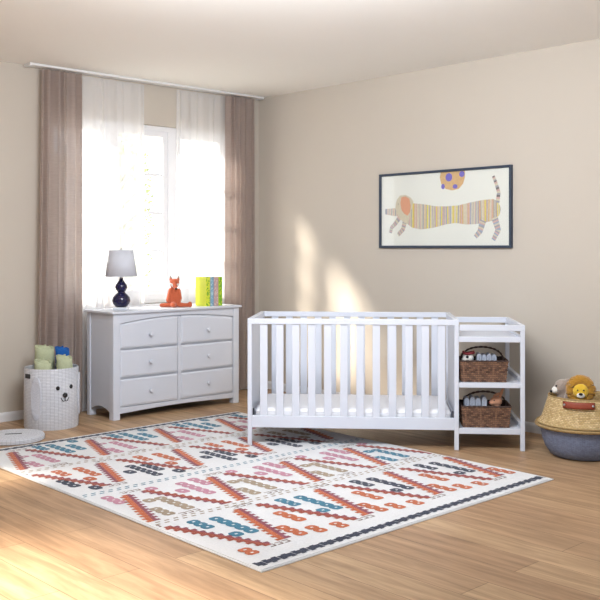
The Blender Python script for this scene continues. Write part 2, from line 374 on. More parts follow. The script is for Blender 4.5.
for k in range(2600):
    z = .9+3.2*rt.random()**.9; rad = (.62*(1-((z-2.1)/2.4)**2)**.5 if abs(z-2.1) < 2.4 else .1)*rt.random()**.4; a = rt.random()*6.28
    c = Vector((rad*math.cos(a), rad*math.sin(a), z)); n = Vector((rt.uniform(-1, 1), rt.uniform(-1, 1), rt.uniform(-.4, 1))).normalized()
    t = n.orthogonal().normalized(); s_ = n.cross(t); q = rt.uniform(.022, .036)
    i = lf.add([c-t*q*1.4, c+s_*q*.6, c+t*q*1.4, c-s_*q*.6]); lf.face([i, i+1, i+2, i+3])
lo = lf.build('foliage', 'leaf', tr); lo['kind'] = 'stuff'

# ------------------------------------------------------------------ rug
def build_rug():
    cols = dict(cream=srgb(232, 232, 233), navy=srgb(38, 46, 70), teal=srgb(48, 122, 150), pink=srgb(196, 134, 154), orange=srgb(196, 98, 50), rust=srgb(164, 70, 46), plum=srgb(142, 66, 84), tan=srgb(168, 148, 124), brown=srgb(120, 84, 66))
    names = list(cols); mats = [mat('rug_'+k, cols[k], .95, .10, 90, .8, 260, sheen=.2) for k in names]; ix = {k: i for i, k in enumerate(names)}
    W, L, T = 2.33, 3.03, .009
    lo = lambda q: .028*q
    hi = lambda q: W-.02+.020*q                          # the rug lies very slightly skewed
    mb = MB().prism([(lo(0), 0), (lo(L), -L), (hi(L), -L), (hi(0), 0)], 0, T, 'z', ix['cream'])       # x = across, y = -q
    # soft bound hem standing a little lower than the pile
    mb.prism([(lo(0)-.01, .01), (lo(L)-.01, -L-.01), (hi(L)+.01, -L-.01), (hi(0)+.01, .01)], 0, .005, 'z', ix['cream'])
    def quad(p0, p1, q0, q1, c, z=T+.0012, sh=0):
        p0, p1 = max(.015+lo(q1), min(p0, p1)), min(hi(q0)-.015, max(p0, p1)); q0, q1 = max(.012, q0), min(L-.012, q1)
        if p1-p0 < .003 or q1-q0 < .003: return
        i = mb.add([(p0, -q0, z), (p1, -q0, z), (p1, -q1, z), (p0, -q1, z)]); mb.face([i, i+3, i+2, i+1], ix[c])
    def blob(p, q0, q1, c):
        """chain of small hexagonal links running down the rug"""
        n = max(1, round((q1-q0)/.062)); s = (q1-q0)/n; wv = .034
        for k in range(n):
            a = q0+s*k; b_ = a+s*1.02; m_ = (a+b_)/2
            o = [(p-wv*.62, a), (p+wv*.62, a), (p+wv, m_-s*.25), (p+wv, m_+s*.25), (p+wv*.62, b_), (p-wv*.62, b_), (p-wv, m_+s*.25), (p-wv, m_-s*.25)]
            if min(x-lo(y) for x, y in o) < .012 or max(x-hi(y) for x, y in o) > -.012: continue
            i = mb.add([(x, -y, T+.0012) for x, y in o]); mb.face([i+j for j in reversed(range(8))], ix[c])
            quad(p-.008, p+.008, m_-.006, m_+.006, 'cream', T+.0018)
    def band(pa, qa, pb, qb, parts):
        """slanted serrated band; parts = (offset0, offset1, colour)"""
        n = max(2, round((qb-qa)/.024)); s = (qb-qa)/n
        for k in range(n):
            p = pa+(pb-pa)*(k+.5)/n; a = qa+s*k; j = .013 if k % 2 else -.005
            for o0, o1, c in parts:
                quad(p+o0-(j if o0 == min(x[0] for x in parts) else 0), p+o1+(j if o1 == max(x[1] for x in parts) else 0), a, a+s*1.001, c, T+(.0012 if k % 2 else .0014))
    def dots(q, c, dbl=True):
        p = .03; k = 0
        while p < W-.03:
            quad(p, p+.028, q-.022+(.0), q-.010, c); quad(p+.02, p+.048, q+.010, q+.022, c) if dbl else 0
            p += .055; k += 1
    P = .587
    for k in range(-1, 5):
        o = P*k
        # bands (thick two-tone, thin one-tone)
        band(.33+o, .16, .50+o, .675, [(-.032, -.006, 'plum'), (-.006, .032, 'orange')]); band(.22+o, .16, .035+o, .69, [(-.026, .012, 'rust'), (.012, .026, 'plum')])
        band(.07+o, .84, .235+o, 1.34, [(-.032, .006, 'orange'), (.006, .032, 'plum')]); band(.52+o, .83, .335+o, 1.36, [(-.026, -.012, 'plum'), (-.012, .026, 'rust')])
        band(.37+o, 1.61, .545+o, 2.13, [(-.032, -.006, 'plum'), (-.006, .032, 'orange')]); band(.25+o, 1.60, .065+o, 2.13, [(-.026, .012, 'rust'), (.012, .026, 'plum')])
        band(.10+o, 2.25, .26+o, 2.79, [(-.032, -.004, 'plum'), (-.004, .032, 'orange')]); band(.55+o, 2.25, .37+o, 2.81, [(-.026, -.012, 'plum'), (-.012, .026, 'rust')])
        for dp, a, b_ in ((.09, .09, .26), (0, .11, .45), (-.10, .21, .42), (-.18, .09, .17)): blob(.035+o+dp, a, b_, 'teal')
        for dp, a, b_ in ((0, .33, .63), (.085, .32, .37), (.135, .50, .67)): blob(.25+o+dp, a, b_, 'pink')
        for dp, a, b_ in ((0, .85, 1.12), (.135, .83, 1.0), (.08, 1.11, 1.2)): blob(.245+o+dp, a, b_, 'tan' if k == 0 else 'orange')
        for dp, a, b_ in ((0, 1.02, 1.37), (-.085, 1.06, 1.27), (.085, 1.13, 1.22), (-.15, 1.31, 1.4)): blob(-.02+.585*(k)+.0+dp, a, b_, 'navy')
        for dp, a, b_ in ((0, 1.59, 1.92), (-.11, 1.56, 1.75), (.09, 1.71, 1.80), (.19, 1.56, 1.63)): blob(.0+o+dp, a, b_, 'pink')
        for dp, a, b_ in ((0, 1.77, 2.08), (.07, 1.76, 1.83), (.14, 1.93, 2.10)): blob(.27+o+dp, a, b_, 'teal' if k == 0 else 'tan')
        for dp, a, b_ in ((0, 2.28, 2.62), (.115, 2.25, 2.42), (.085, 2.54, 2.61)): blob(.29+o+dp, a, b_, 'teal' if k in (2, 3) else 'navy')
        for dp, a, b_ in ((0, 2.43, 2.64), (.155, 2.62, 2.81), (.05, 2.72, 2.84), (-.08, 2.76, 2.86)): blob(-.01+o+dp, a, b_, 'orange')
        # small brown key ornaments where the bands meet
        for pp, qq in ((.27, .13), (.03+.25, .70), (.02, .80), (.28, 1.38), (.31, 1.565), (.31, 2.12), (.04, 2.215), (.32, 2.82)):
            for e in (-.045, 0, .045):
                quad(pp+o+e-.018, pp+o+e+.018, qq-.017, qq-.011, 'brown'); quad(pp+o+e-.018, pp+o+e+.018, qq+.011, qq+.017, 'brown')
                quad(pp+o+e-.018, pp+o+e-.011, qq-.011, qq+.011, 'brown')
    dots(.745, 'tan'); dots(1.475, 'teal'); dots(2.175, 'tan')
    p = .02; k = 0
    while p < W+.04:                                    # navy chevron border at both ends
        for q in (.026, L-.085):
            quad(p, p+.028, q+(.0 if k % 2 else .008), q+(.046 if k % 2 else .056), 'navy')
        p += .028+(.004 if k % 3 == 2 else 0); k += 1
    o = mb.build('area_rug', mats)
    # far corner, x axis = -w (towards the left), y axis -> r
    F = Vector((-.528, 7.792, 0))
    tag(o, 'cream area rug with zigzag bands and small coloured dashes lying under the crib', 'rug')
    m = Matrix(((-Wd.x, Rd.x, 0, F.x), (-Wd.y, Rd.y, 0, F.y), (0, 0, 1, .001), (0, 0, 0, 1)))
    # x axis -w, y axis r gives a mirrored basis; bake it into the mesh so the object keeps a plain transform
    me = o.data; me.transform(Matrix(((-Wd.x, Rd.x, 0, 0), (-Wd.y, Rd.y, 0, 0), (0, 0, 1, 0), (0, 0, 0, 1)))); me.flip_normals(); o.location = (F.x, F.y, .001)
    me.update()
build_rug()

# ------------------------------------------------------------------ dresser
AD = AW
ds = thing('dresser', 'white six drawer dresser standing in front of the window', 'dresser', (-1.487, 7.414, 0), AD)
LW, LD = 1.297, .405
for x in (0, LW-.062):
    MB().box(x, x+.062, 0, .062, 0, .85).build('leg', 'white', ds, bevel=.003)
    MB().box(x, x+.062, LD-.045, LD, 0, .85).build('leg', 'white', ds, bevel=.003)
for x in (.008, LW-.022):
    n = 14; pr = [(.062, .85), (.062, .05)]+[(.062+(LD-.107)*i/n, .05+.045*math.sin(PI*i/n)**.7) for i in range(1, n)]+[(LD-.045, .05), (LD-.045, .85)]
    MB().prism(pr, x, x+.014, 'x').build('side_panel', 'white', ds)
MB().box(.062, LW-.062, LD-.02, LD-.008, .05, .85).build('back_panel', 'white', ds)
# face frame with arched top rail and gently arched apron
n = 24; xs = [.062+(LW-.124)*i/n for i in range(n+1)]
arch = lambda x: .772+.042*(1-((x-LW/2)/(LW/2-.062))**2)
face = MB().prism([(.062, .85)]+[(x, arch(x)) for x in xs]+[(LW-.062, .85)], .004, .022)
face.prism([(.062, .097), (LW-.062, .097)]+[(x, .048+.016*math.sin(PI*(x-.062)/(LW-.124))) for x in reversed(xs)], .004, .022)
face.box(LW/2-.014, LW/2+.014, .004, .022, .097, .80)
face.box(.062, LW/2-.014, .012, .026, .562, .567).box(LW/2+.014, LW-.062, .012, .026, .562, .567).box(.062, LW/2-.014, .012, .026, .328, .333).box(LW/2+.014, LW-.062, .012, .026, .328, .333)
face.build('face_frame', 'white', ds, bevel=.002)
MB().box(.062, LW-.062, .03, .045, .09, .84).build('drawer_carcase', 'white', ds)
def drawer(x0, x1, z0, z1, arched=False):
    m_ = 12
    def outline(ins):
        a, c = x0+ins, x1-ins
        top = [(a+(c-a)*i/m_, ((arch(a+(c-a)*i/m_)-.006) if arched else z1)-ins) for i in range(m_+1)]
        return [(c, z0+ins), (a, z0+ins)]+top
    mb = MB().prism(outline(0), .008, .028)
    o1, o2 = outline(0), outline(.016); K = len(o1)          # raised bead round the front
    a = mb.add([(x, .0075, z) for x, z in o1]); b_ = mb.add([(x, .0015, z) for x, z in o2])
    for i in range(K): j = (i+1) % K; mb.face([a+i, b_+i, b_+j, a+j])
    mb.face([b_+i for i in range(K)])
    d = mb.build('drawer', 'white', ds)
    zc = (z0+z1)/2; xc = (x0+x1)/2
    kn = MB().lathe([(.008, 0), (.007, .010), (.016, .018), (.018, .024), (.014, .030), (.001, .032)], 20)
    ko = kn.build('knob', 'white', d, smooth=True); ko.location = (xc, .0015, zc); ko.rotation_euler = (PI/2, 0, 0)
for x0, x1 in ((.067, LW/2-.018), (LW/2+.018, LW-.067)):
    drawer(x0, x1, .572, .775, True); drawer(x0, x1, .338, .557); drawer(x0, x1, .103, .323)
MB().box(-.02, LW+.02, -.02, LD+.012, .85, .87).build('top', 'white', ds, bevel=.005)
def dres(x, y, z=.87):
    p = Vector((-1.487, 7.414, 0))+Wd*x+Rd*y; return (p.x, p.y, z)

# lamp
lp = thing('table_lamp', 'navy double gourd table lamp with white shade on the dresser', 'lamp', dres(.2, .2), 0)
MB().box(-.058, .058, -.058, .058, 0, .022).build('base', 'crystal', lp, bevel=.004)
MB().lathe([(.035, .022), (.05, .028), (.068, .05), (.076, .075), (.070, .103), (.050, .128), (.032, .142), (.03, .148), (.044, .165), (.052, .185), (.046, .208), (.03, .228), (.017, .245), (.014, .262), (.0, .265)], 40).build('body', 'navy_gloss', lp, smooth=True)
MB().tube([(0, 0, .26), (0, 0, .30)], .009, 12).lathe([(.016, .28), (.016, .32), (.005, .33)], 16).build('socket', 'metal', lp, smooth=True)
sh = MB().lathe([(.130, .275), (.096, .492)], 48, caps=False).build('lamp_shade', 'shade', lp, smooth=True, solid=.002)
MB().tube([(.1295*math.cos(t*PI/24), .1295*math.sin(t*PI/24), .276) for t in range(48)], .0025, 6, closed=True).build('shade_trim', 'white', sh)
MB().tube([(.0965*math.cos(t*PI/24), .0965*math.sin(t*PI/24), .491) for t in range(48)], .0025, 6, closed=True).build('shade_trim', 'white', sh)
MB().tube([(-.096, 0, .485), (.096, 0, .485)], .002, 6).tube([(0, 0, .33), (0, 0, .50)], .003, 6).ball((0, 0, .503), .008, 10, 6).build('shade_holder', 'metal', lp)

# fox (sits facing the camera, right of the lamp)
fx = thing('fox_toy', 'rust orange knitted fox toy sitting on the dresser', 'soft toy', dres(.70, .14), math.radians(4))
b = MB()
b.ball((0, 0, .070), (.056, .046, .072)).ball((0, 0, .118), (.044, .036, .052)).ball((-.004, -.004, .214), (.044, .036, .034)).ball((-.004, -.008, .195), (.038, .034, .034))
capsule(b, (.0, -.020, .196), (.012, -.062, .166), .032, .013, n=9)
capsule(b, (-.036, -.012, .148), (-.056, -.036, .062), .020, .019)
capsule(b, (.034, -.008, .148), (.047, -.02, .075), .016, .015)
capsule(b, (-.03, -.01, .022), (-.112, -.02, .019), .022, .018)
capsule(b, (.035, -.015, .022), (.118, -.03, .020), .021, .018); b.ball((.130, -.03, .026), (.021, .022, .026))
capsule(b, (-.008, -.03, .03), (-.012, -.068, .024), .026, .022)
b.build('body', 'fox', fx, remesh=.0045)
for sx in (-1, 1):
    e = MB(); cx = .030*sx-.004
    e.lathe([(.016, 0), (.011, .018), (.0005, .036)], 14); eo = e.build('ear', 'fox', fx, smooth=True); eo.location = (cx, -.002, .232); eo.rotation_euler = (0, .15*sx, 0)
    t = MB().lathe([(.0128, .011), (.0085, .026), (.0005, .044)], 12).build('ear_tip', 'plush_grey', eo, smooth=True)
c = MB(); c.ball((-.022, -.038, .192), (.034, .014, .010), rot=Matrix.Rotation(.75, 3, 'Y') @ Matrix.Rotation(.45, 3, 'Z'))
c.build('cheek', 'plush_white', fx, smooth=True)
MB().ball((.026, -.040, .196), (.012, .012, .008), rot=Matrix.Rotation(-.9, 3, 'Y')).build('cheek', 'plush_white', fx, smooth=True)
MB().ball((.014, -.075, .162), (.010, .008, .009)).build('nose', 'black', fx, smooth=True)
for sx in (-.024, .016): MB().ball((sx, -.038, .215), .0035, 8, 6).build('eye', 'black', fx, smooth=True)

# books: spines to the room
bookspec = [('lime and green', srgb(214, 222, 60), srgb(112, 168, 40), .044), ('pale blue', srgb(128, 168, 192), srgb(176, 204, 216), .036), ('dusty pink', srgb(190, 158, 156), srgb(214, 190, 184), .048), ('bright green', srgb(120, 180, 44), srgb(196, 214, 50), .040)]
blab = ['lime yellow picture book with a green patterned spine, leftmost on the dresser', 'thin pale blue picture book standing second from the left on the dresser', 'dusty pink picture book standing between the blue and the green books', 'bright green and yellow patterned picture book, rightmost on the dresser']
def spot_mat(name, a, c, sc):
    m = bpy.data.materials.new(name); m.use_nodes = True; nt = m.node_tree; bs = nt.nodes['Principled BSDF']; bs.inputs['Roughness'].default_value = .45
    t = nt.nodes.new('ShaderNodeTexCoord'); v = nt.nodes.new('ShaderNodeTexVoronoi'); v.inputs['Scale'].default_value = sc; nt.links.new(t.outputs['Object'], v.inputs['Vector'])
    r = nt.nodes.new('ShaderNodeValToRGB'); r.color_ramp.interpolation = 'CONSTANT'; r.color_ramp.elements[0].color = a; r.color_ramp.elements[1].color = c; r.color_ramp.elements[1].position = .42
    nt.links.new(v.outputs['Distance'], r.inputs[0]); nt.links.new(r.outputs[0], bs.inputs['Base Color']); return m
xb = .975
for (nm, c1, c2, th), lb in zip(bookspec, blab):
    bk = thing('picture_book', lb, 'book', dres(xb, .06), AD, 'picture books standing on the dresser')
    MB().box(.003, th-.003, .006, .148, .004, .250).build('pages', 'paper', bk)
    cv = mat('cover_'+nm.split()[0], c1 if nm != 'bright green' else c2, .4, .03, 8)
    MB().box(0, .003, 0, .152, 0, .256).box(th-.003, th, 0, .152, 0, .256).build('cover', cv, bk)
    MB().box(.0031, th-.0031, 0, .005, 0, .256).build('spine', spot_mat('spine_'+nm.split()[0], c2, c1, 55), bk)
    xb += th+.004

# ------------------------------------------------------------------ crib with changer
CA = math.atan2(-.152, 1.891)
cb = thing('crib_with_changer', 'white slatted crib with attached changing table standing on the rug', 'crib', (-.3646, 6.459, 0), CA)
CL, DP = 1.453, .76; PW = .030; RL = .0125                # crib length, depth, post width, rug height
def part(mb, name, m_='white', bev=.003, parent=cb): return mb.build(name, m_, parent, bevel=bev)
for x, y, z0 in ((0, 0, RL), (0, DP-PW, RL), (CL-PW, 0, 0), (CL-PW, DP-PW, 0)):
    part(MB().box(x, x+PW, y, y+PW, z0, .852), 'leg')
part(MB().box(0, CL, -.002, PW+.002, .8521, .89), 'top_rail'); part(MB().box(0, CL, DP-PW-.002, DP+.002, .8521, .89), 'top_rail')
for x in (-.001, CL-PW-.003): part(MB().box(x, x+PW+.004, PW+.0021, DP-PW-.0021, .8521, .89), 'top_rail')
part(MB().box(PW, CL-PW, .003, .027, .135, .218), 'bottom_rail'); part(MB().box(PW, CL-PW, DP-.027, DP-.003, .135, .218), 'bottom_rail')
for x in (.003, CL-.027): part(MB().box(x, x+.024, PW, DP-PW, .135, .218), 'bottom_rail')
slat = part(MB().box(-.026, .026, -.008, .008, .216, .854), 'slat', bev=.003)
slat.location = (.112, .015, 0)
for yy in (.015, DP-.015):
    for k in range(12):
        if yy == .015 and k == 0: continue
        s_ = slat.copy(); COL.objects.link(s_); s_.parent = cb; s_.location = (.112+.11136*k, yy, 0)
for xx in (.004, CL-.020):
    part(MB().box(xx, xx+.016, PW, DP-PW, .218, .853), 'end_panel')
part(MB().box(.03, CL-.03, .03, DP-.03, .150, .165), 'mattress_support')
for x in (.032, CL-.042):
    part(MB().box(x, x+.010, .031, .05, .166, .262), 'bracket', 'dark', .001)
# changer
XE = 1.897
for y in (0, DP-PW): part(MB().box(XE-PW, XE, y, y+PW, 0, .815), 'leg')
part(MB().box(CL+.004, XE, -.001, PW-.004, .8151, .856), 'changer_rail'); part(MB().box(CL+.004, XE, DP-PW+.004, DP+.001, .8151, .856), 'changer_rail'); part(MB().box(XE-PW+.003, XE+.001, PW-.0035, DP-PW+.0035, .8151, .856), 'changer_rail')
t = MB().box(CL+.0005, XE-PW, .004, .024, .738, .776).box(CL+.0005, XE-PW, DP-.024, DP-.004, .738, .776).box(XE-.024, XE-.004, PW, DP-PW, .738, .776).box(CL+.001, XE-.024, .024, DP-.024, .744, .762)
part(t, 'changing_tray')
for za, zb in ((.427, .461), (.112, .150)):
    t = MB().box(CL+.0005, XE-PW, .002, DP-.002, za, zb).box(XE-PW, XE-.003, PW, DP-PW, za, zb+.03).box(CL+.0005, XE-PW, DP-.022, DP-.004, zb, zb+.03)
    part(t, 'shelf')
CM = Matrix.Translation((-.3646, 6.459, 0)) @ Matrix.Rotation(CA, 4, 'Z')
def crib_pt(x, y, z): return tuple(CM @ Vector((x, y, z)))

mt = thing('crib_mattress', 'white mattress in a fitted sheet lying inside the crib', 'mattress', crib_pt(.048, .046, .166), CA)
o = MB().box(0, CL-.096, 0, DP-.092, 0, .098).build('cushion', 'mattress', mt); q = o.modifiers.new('b', 'BEVEL'); q.width = .03; q.segments = 5
o.data.polygons.foreach_set('use_smooth', [True]*6)
pth = []
for cx, cy, a0 in ((CL-.126, .03, -PI/2), (CL-.126, DP-.122, 0), (.03, DP-.122, PI/2), (.03, .03, PI)):
    for k in range(6): a = a0+PI/2*k/5; pth.append((cx+.028*math.cos(a), cy+.028*math.sin(a), .074))
MB().tube(pth, .004, 6, closed=True).build('piping', 'mattress', mt, smooth=True)

# wicker baskets
def basket(x0, x1, zs, label, dy=.028):
    wdt = x1-x0; dep = .26; h = .142
    t = thing('wicker_basket', label, 'basket', crib_pt((x0+x1)/2, dy+dep/2, zs), CA, 'wicker baskets on the changer shelves')
    wx, wy = wdt/2, dep/2; tp = .012
    mb = MB()
    mb.box(-wx+tp+.004, wx-tp-.004, -wy+tp+.004, wy-tp-.004, .001, .008, 1)
    def wall(fn, n, rows):
        for i in range(n):
            for j in range(rows):
                over = (i+j) % 2 == 0; o_ = .0045 if over else .0005; g = .06
                a, b2 = (i+g*.5)/n, (i+1-g*.5)/n; c0, c1 = (j+.08)/rows, (j+.92)/rows
                e = mb.add([fn(a, c0, 0), fn(b2, c0, 0), fn(b2, c1, 0), fn(a, c1, 0)])
                f_ = mb.add([fn(a+(b2-a)*.2, c0+(c1-c0)*.25, o_), fn(a+(b2-a)*.8, c0+(c1-c0)*.25, o_), fn(a+(b2-a)*.8, c0+(c1-c0)*.75, o_), fn(a+(b2-a)*.2, c0+(c1-c0)*.75, o_)])
                mi = (0, 2, 0, 3, 0, 2, 0)[(i*i*5+j*11+i*j*3) % 7]
                mb.face([f_, f_+1, f_+2, f_+3], mi)
                for k in range(4): l = (k+1) % 4; mb.face([e+k, e+l, f_+l, f_+k], mi)
    k_ = lambda v: tp*(1-v)                             # taper towards the bottom
    wall(lambda u, v, o: ((2*u-1)*(wx-k_(v)), -wy+k_(v)-o, v*h), 22, 11)
    wall(lambda u, v, o: ((1-2*u)*(wx-k_(v)), wy-k_(v)+o, v*h), 22, 11)
    wall(lambda u, v, o: (wx-k_(v)+o, (2*u-1)*(wy-k_(v)), v*h), 16, 11)
    wall(lambda u, v, o: (-wx+k_(v)-o, (1-2*u)*(wy-k_(v)), v*h), 16, 11)
    # solid liner behind the weave
    for sy in (-1, 1):
        P = [(-wx+tp, sy*(wy-tp), 0), (wx-tp, sy*(wy-tp), 0), (wx, sy*wy, h), (-wx, sy*wy, h)]
        a = mb.add(P+[(x*.97, y-sy*.004, z) for x, y, z in P]); mb.face([a, a+1, a+2, a+3], 1); mb.face([a+7, a+6, a+5, a+4], 1); mb.face([a+3, a+2, a+6, a+7], 1)
        P = [(sy*(wx-tp), -wy+tp, 0), (sy*(wx-tp), wy-tp, 0), (sy*wx, wy, h), (sy*wx, -wy, h)]
        a = mb.add(P+[(x-sy*.004, y*.97, z) for x, y, z in P]); mb.face([a, a+1, a+2, a+3], 1); mb.face([a+7, a+6, a+5, a+4], 1); mb.face([a+3, a+2, a+6, a+7], 1)
    mb.build('body', ['wicker', 'wicker_dark', 'wicker_light', 'wicker_mid'], t)
    rim = MB()
    for ph in (0, PI):
        pts = []
        per = [(-wx, -wy), (wx, -wy), (wx, wy), (-wx, wy)]
        for i in range(4):
            (ax, ay), (bx, by) = per[i], per[(i+1) % 4]
            N = 34 if i % 2 == 0 else 26
            for k in range(N):
                u = k/N; a = ph+u*N*.9; nx, ny = (by-ay), -(bx-ax); L = math.hypot(nx, ny); nx /= L; ny /= L
                pts.append((ax+(bx-ax)*u+nx*.003*math.cos(a), ay+(by-ay)*u+ny*.003*math.cos(a), h+.003+.003*math.sin(a)))
        rim.tube(pts, .0045, 6, closed=True)
    rim.build('rim', 'wicker_dark', t, smooth=True)
    hd = MB()
    for ph in (0, PI):
        pts = []
        for k in range(61):
            a = PI*k/60; x = -(wx-.014)*math.cos(a); z = h-.02+.108*math.sin(a)**.75
            pts.append((x+.0025*math.cos(k*.7+ph), .0035*math.cos(k*.7+ph), z+.003*math.sin(k*.7+ph)))
        hd.tube(pts, .0048, 7)
    hd.build('handle', 'wicker_dark', t, smooth=True)
    return t
basket(1.462, 1.788, .461, 'dark wicker basket with arched handle on the upper changer shelf')
basket(1.474, 1.808, .150, 'dark wicker basket with arched handle on the lower changer shelf, rabbit toy inside')

def folded(x, y, z0, h, lab, grp, wd=.03, tilt=0):
    """a napkin folded over itself, standing on end"""
    mb = MB(); prof = []
    n = 10
    out = [(-wd/2, 0)]+[(-wd/2*math.cos(PI*i/n)*1.0, h-.022+.022*math.sin(PI*i/n)) for i in range(n+1)]+[(wd/2, 0)]
    inn = [(wd*.2, 0), (wd*.17, h*.7), (0, h-.02), (-wd*.17, h*.7), (-wd*.2, 0)]
    mb.prism(out+inn, -.05, .05)
    mb.prism([(-wd*.12, .0), (-wd*.08, h-.03), (wd*.08, h-.03), (wd*.12, .0)], -.046, .046)
    o = mb.build('folded_cloth', 'cloth_grey', None, smooth=True)
    p = crib_pt(x, y, z0); o.location = p; o.rotation_euler = (0, tilt, CA)
    return tag(o, lab, 'cloth', grp)
for k in range(4):
    folded(1.602+.034*k, .15, .470, .178-.004*(k % 2), 'one of the folded grey speckled cloths in the upper wicker basket', 'folded cloths in the upper basket')
for k, xx in enumerate((1.517, 1.556, 1.594, 1.636)):
    folded(xx, .15, .159, .186+.006*(k % 2), 'one of the folded grey speckled cloths in the lower wicker basket', 'folded cloths in the lower basket', .034)

# cow-like toy in the upper basket
cw = thing('cow_toy', 'small white soft toy with dark eye and red scarf in the upper basket', 'soft toy', crib_pt(1.532, .14, .470), CA)
b = MB().ball((0, .01, .05), (.04, .035, .05)); b.ball((-.003, 0, .145), (.040, .034, .036)); b.ball((-.03, -.025, .135), (.022, .022, .018)); capsule(b, (0, 0, .05), (0, 0, .13), .032, .025)
b.build('body', 'plush_white', cw, remesh=.006)
for sx in (-1, 1): MB().ball((.03*sx, .012, .178), (.012, .008, .02), rot=Matrix.Rotation(.4*sx, 3, 'Y')).build('ear', 'peach', cw, smooth=True)
MB().ball((-.012, -.033, .155), (.010, .006, .010)).build('eye', 'black', cw, smooth=True)
MB().tube([(.036*math.cos(a*.4), .03*math.sin(a*.4), .180+.004*math.sin(a)) for a in range(16)], .009, 8).build('scarf', 'red', cw, smooth=True)

rb = thing('rabbit_toy', 'peach rabbit toy with one raised ear in the lower basket', 'soft toy', crib_pt(1.722, .14, .159), CA)
b = MB().ball((0, .0, .055), (.045, .038, .055)); b.ball((-.002, -.004, .158), (.044, .036, .034)); b.ball((-.028, -.022, .150), (.026, .022, .020)); capsule(b, (0, 0, .06), (0, 0, .14), .036, .028)
b.build('body', 'peach', rb, remesh=.006)
MB().ball((.034, .0, .212), (.011, .009, .042), rot=Matrix.Rotation(.35, 3, 'Y')).build('ear', 'peach', rb, smooth=True)
MB().ball((.006, .012, .200), (.012, .009, .03), rot=Matrix.Rotation(1.1, 3, 'Y')).build('ear', 'peach', rb, smooth=True)
MB().ball((-.018, -.036, .168), .0045, 8, 6).build('eye', 'black', rb, smooth=True)
MB().ball((-.050, -.03, .152), .005, 8, 6).build('nose', 'red', rb, smooth=True)

# ------------------------------------------------------------------ dog hamper, lid, towels
HX, HY = -1.93, 7.22; HR = .205; HH = .462
hm = thing('dog_hamper', 'white woven laundry hamper with a dog face beside the dresser', 'hamper', (HX, HY, 0), 0)
MB().lathe([(0, .004), (HR-.01, .004), (HR-.004, 0), (HR, .012), (HR+.002, .2), (HR, HH-.006), (HR-.004, HH), (HR-.01, HH-.004), (HR-.012, .02), (.0, .016)], 64).build('body', 'paper_rope', hm, smooth=True)
def cyl(az, z, r): return Vector((r*math.sin(az), -r*math.cos(az), z))       # az 0 faces the camera side (-y), + to the right
def patch(mb, az0, z0, wd, ht, r, th, npts=28, power=2.6, m_=0):
    """rounded flap lying on the curved side"""
    ring = []
    for k in range(npts):
        a = 2*PI*k/npts; ca, sa = math.cos(a), math.sin(a)
        ring.append((wd*abs(ca)**(2/power)*(1 if ca > 0 else -1), ht*abs(sa)**(2/power)*(1 if sa > 0 else -1)))
    lay = []
    for rr, sc in ((r, 1), (r+th*.7, 1), (r+th, .93)):
        lay.append(mb.add([cyl(az0+x*sc/r, z0+z*sc, rr) for x, z in ring]))
    c = mb.add([cyl(az0, z0, r+th)]); n = npts
    rows = []
    for a, b_ in ((lay[0], lay[1]), (lay[1], lay[2])):
        for k in range(n): j = (k+1) % n; mb.face([a+k, a+j, b_+j, b_+k], m_)
    # top as horizontal strips following the curve
    k = n//4
    for i in range(n//2):
        a0, a1 = lay[2]+(n//4+i) % n, lay[2]+(n//4+i+1) % n
        b0, b1 = lay[2]+(n//4-i) % n, lay[2]+(n//4-i-1) % n
        if a0 == b0: mb.face([a0, a1, b1], m_)
        elif a1 == b1: mb.face([a0, a1, b0], m_)
        else: mb.face([a0, a1, b1, b0], m_)
    return mb
def az(px): return math.asin(max(-1, min(1, (px-51.5)/26.9)))+math.atan2(HX, HY)*-1*0
view = math.atan2(-HX, HY)                              # direction from hamper back to the camera (to the right)
def A(px): return view+math.asin((px-51.5)/26.9)
patch(MB(), A(37), .240, .042, .165, HR+.002, .010).build('ear', 'paper_plain', hm, smooth=True)
patch(MB(), A(78.2), .250, .042, .165, HR+.002, .010).build('ear', 'paper_plain', hm, smooth=True)
for px in (57.6, 70.2):
    e = MB(); c = cyl(A(px), .318 if px < 60 else .322, HR+.004); e.ball(c, (.015, .010, .016), rot=Matrix.Rotation(A(px), 3, 'Z')); e.build('eye', 'black', hm, smooth=True)
MB().ball(cyl(A(64.4), .262, HR+.006), (.020, .014, .019), rot=Matrix.Rotation(A(64.4), 3, 'Z')).build('nose', 'black', hm, smooth=True)
m_ = MB(); m_.tube([cyl(A(64.4), z, HR+.006) for z in (.25, .235, .222)], .0028, 6)
for s_ in (-1, 1): m_.tube([cyl(A(64.4)+s_*.026*k, .222-.011*math.sin(PI*k/5)+.0022*k, HR+.006) for k in range(7)], .0028, 6)
m_.build('mouth', 'black', hm, smooth=True)
for px in (28.6,): patch(MB(), A(px), .405, .036, .017, HR+.001, .003, power=8).build('handle_hole', 'dark', hm)
patch(MB(), A(28.6)+PI, .405, .036, .017, HR+.001, .003, power=8).build('handle_hole', 'dark', hm)

ld = thing('hamper_lid', 'round white woven hamper lid lying on the floor beside the dog hamper', 'lid', (-2.065, 6.70, 0), 0)
MB().lathe([(0, .0), (.21, .0), (.219, .004), (.219, .03), (.213, .037), (.18, .040), (0, .041)], 64).build('disc', 'paper_rope', ld, smooth=True)
MB().box(-.058, .058, -.009, .009, .038, .043, mtx=Matrix.Rotation(.25, 4, 'Z')).build('handle_slot', 'dark', ld)

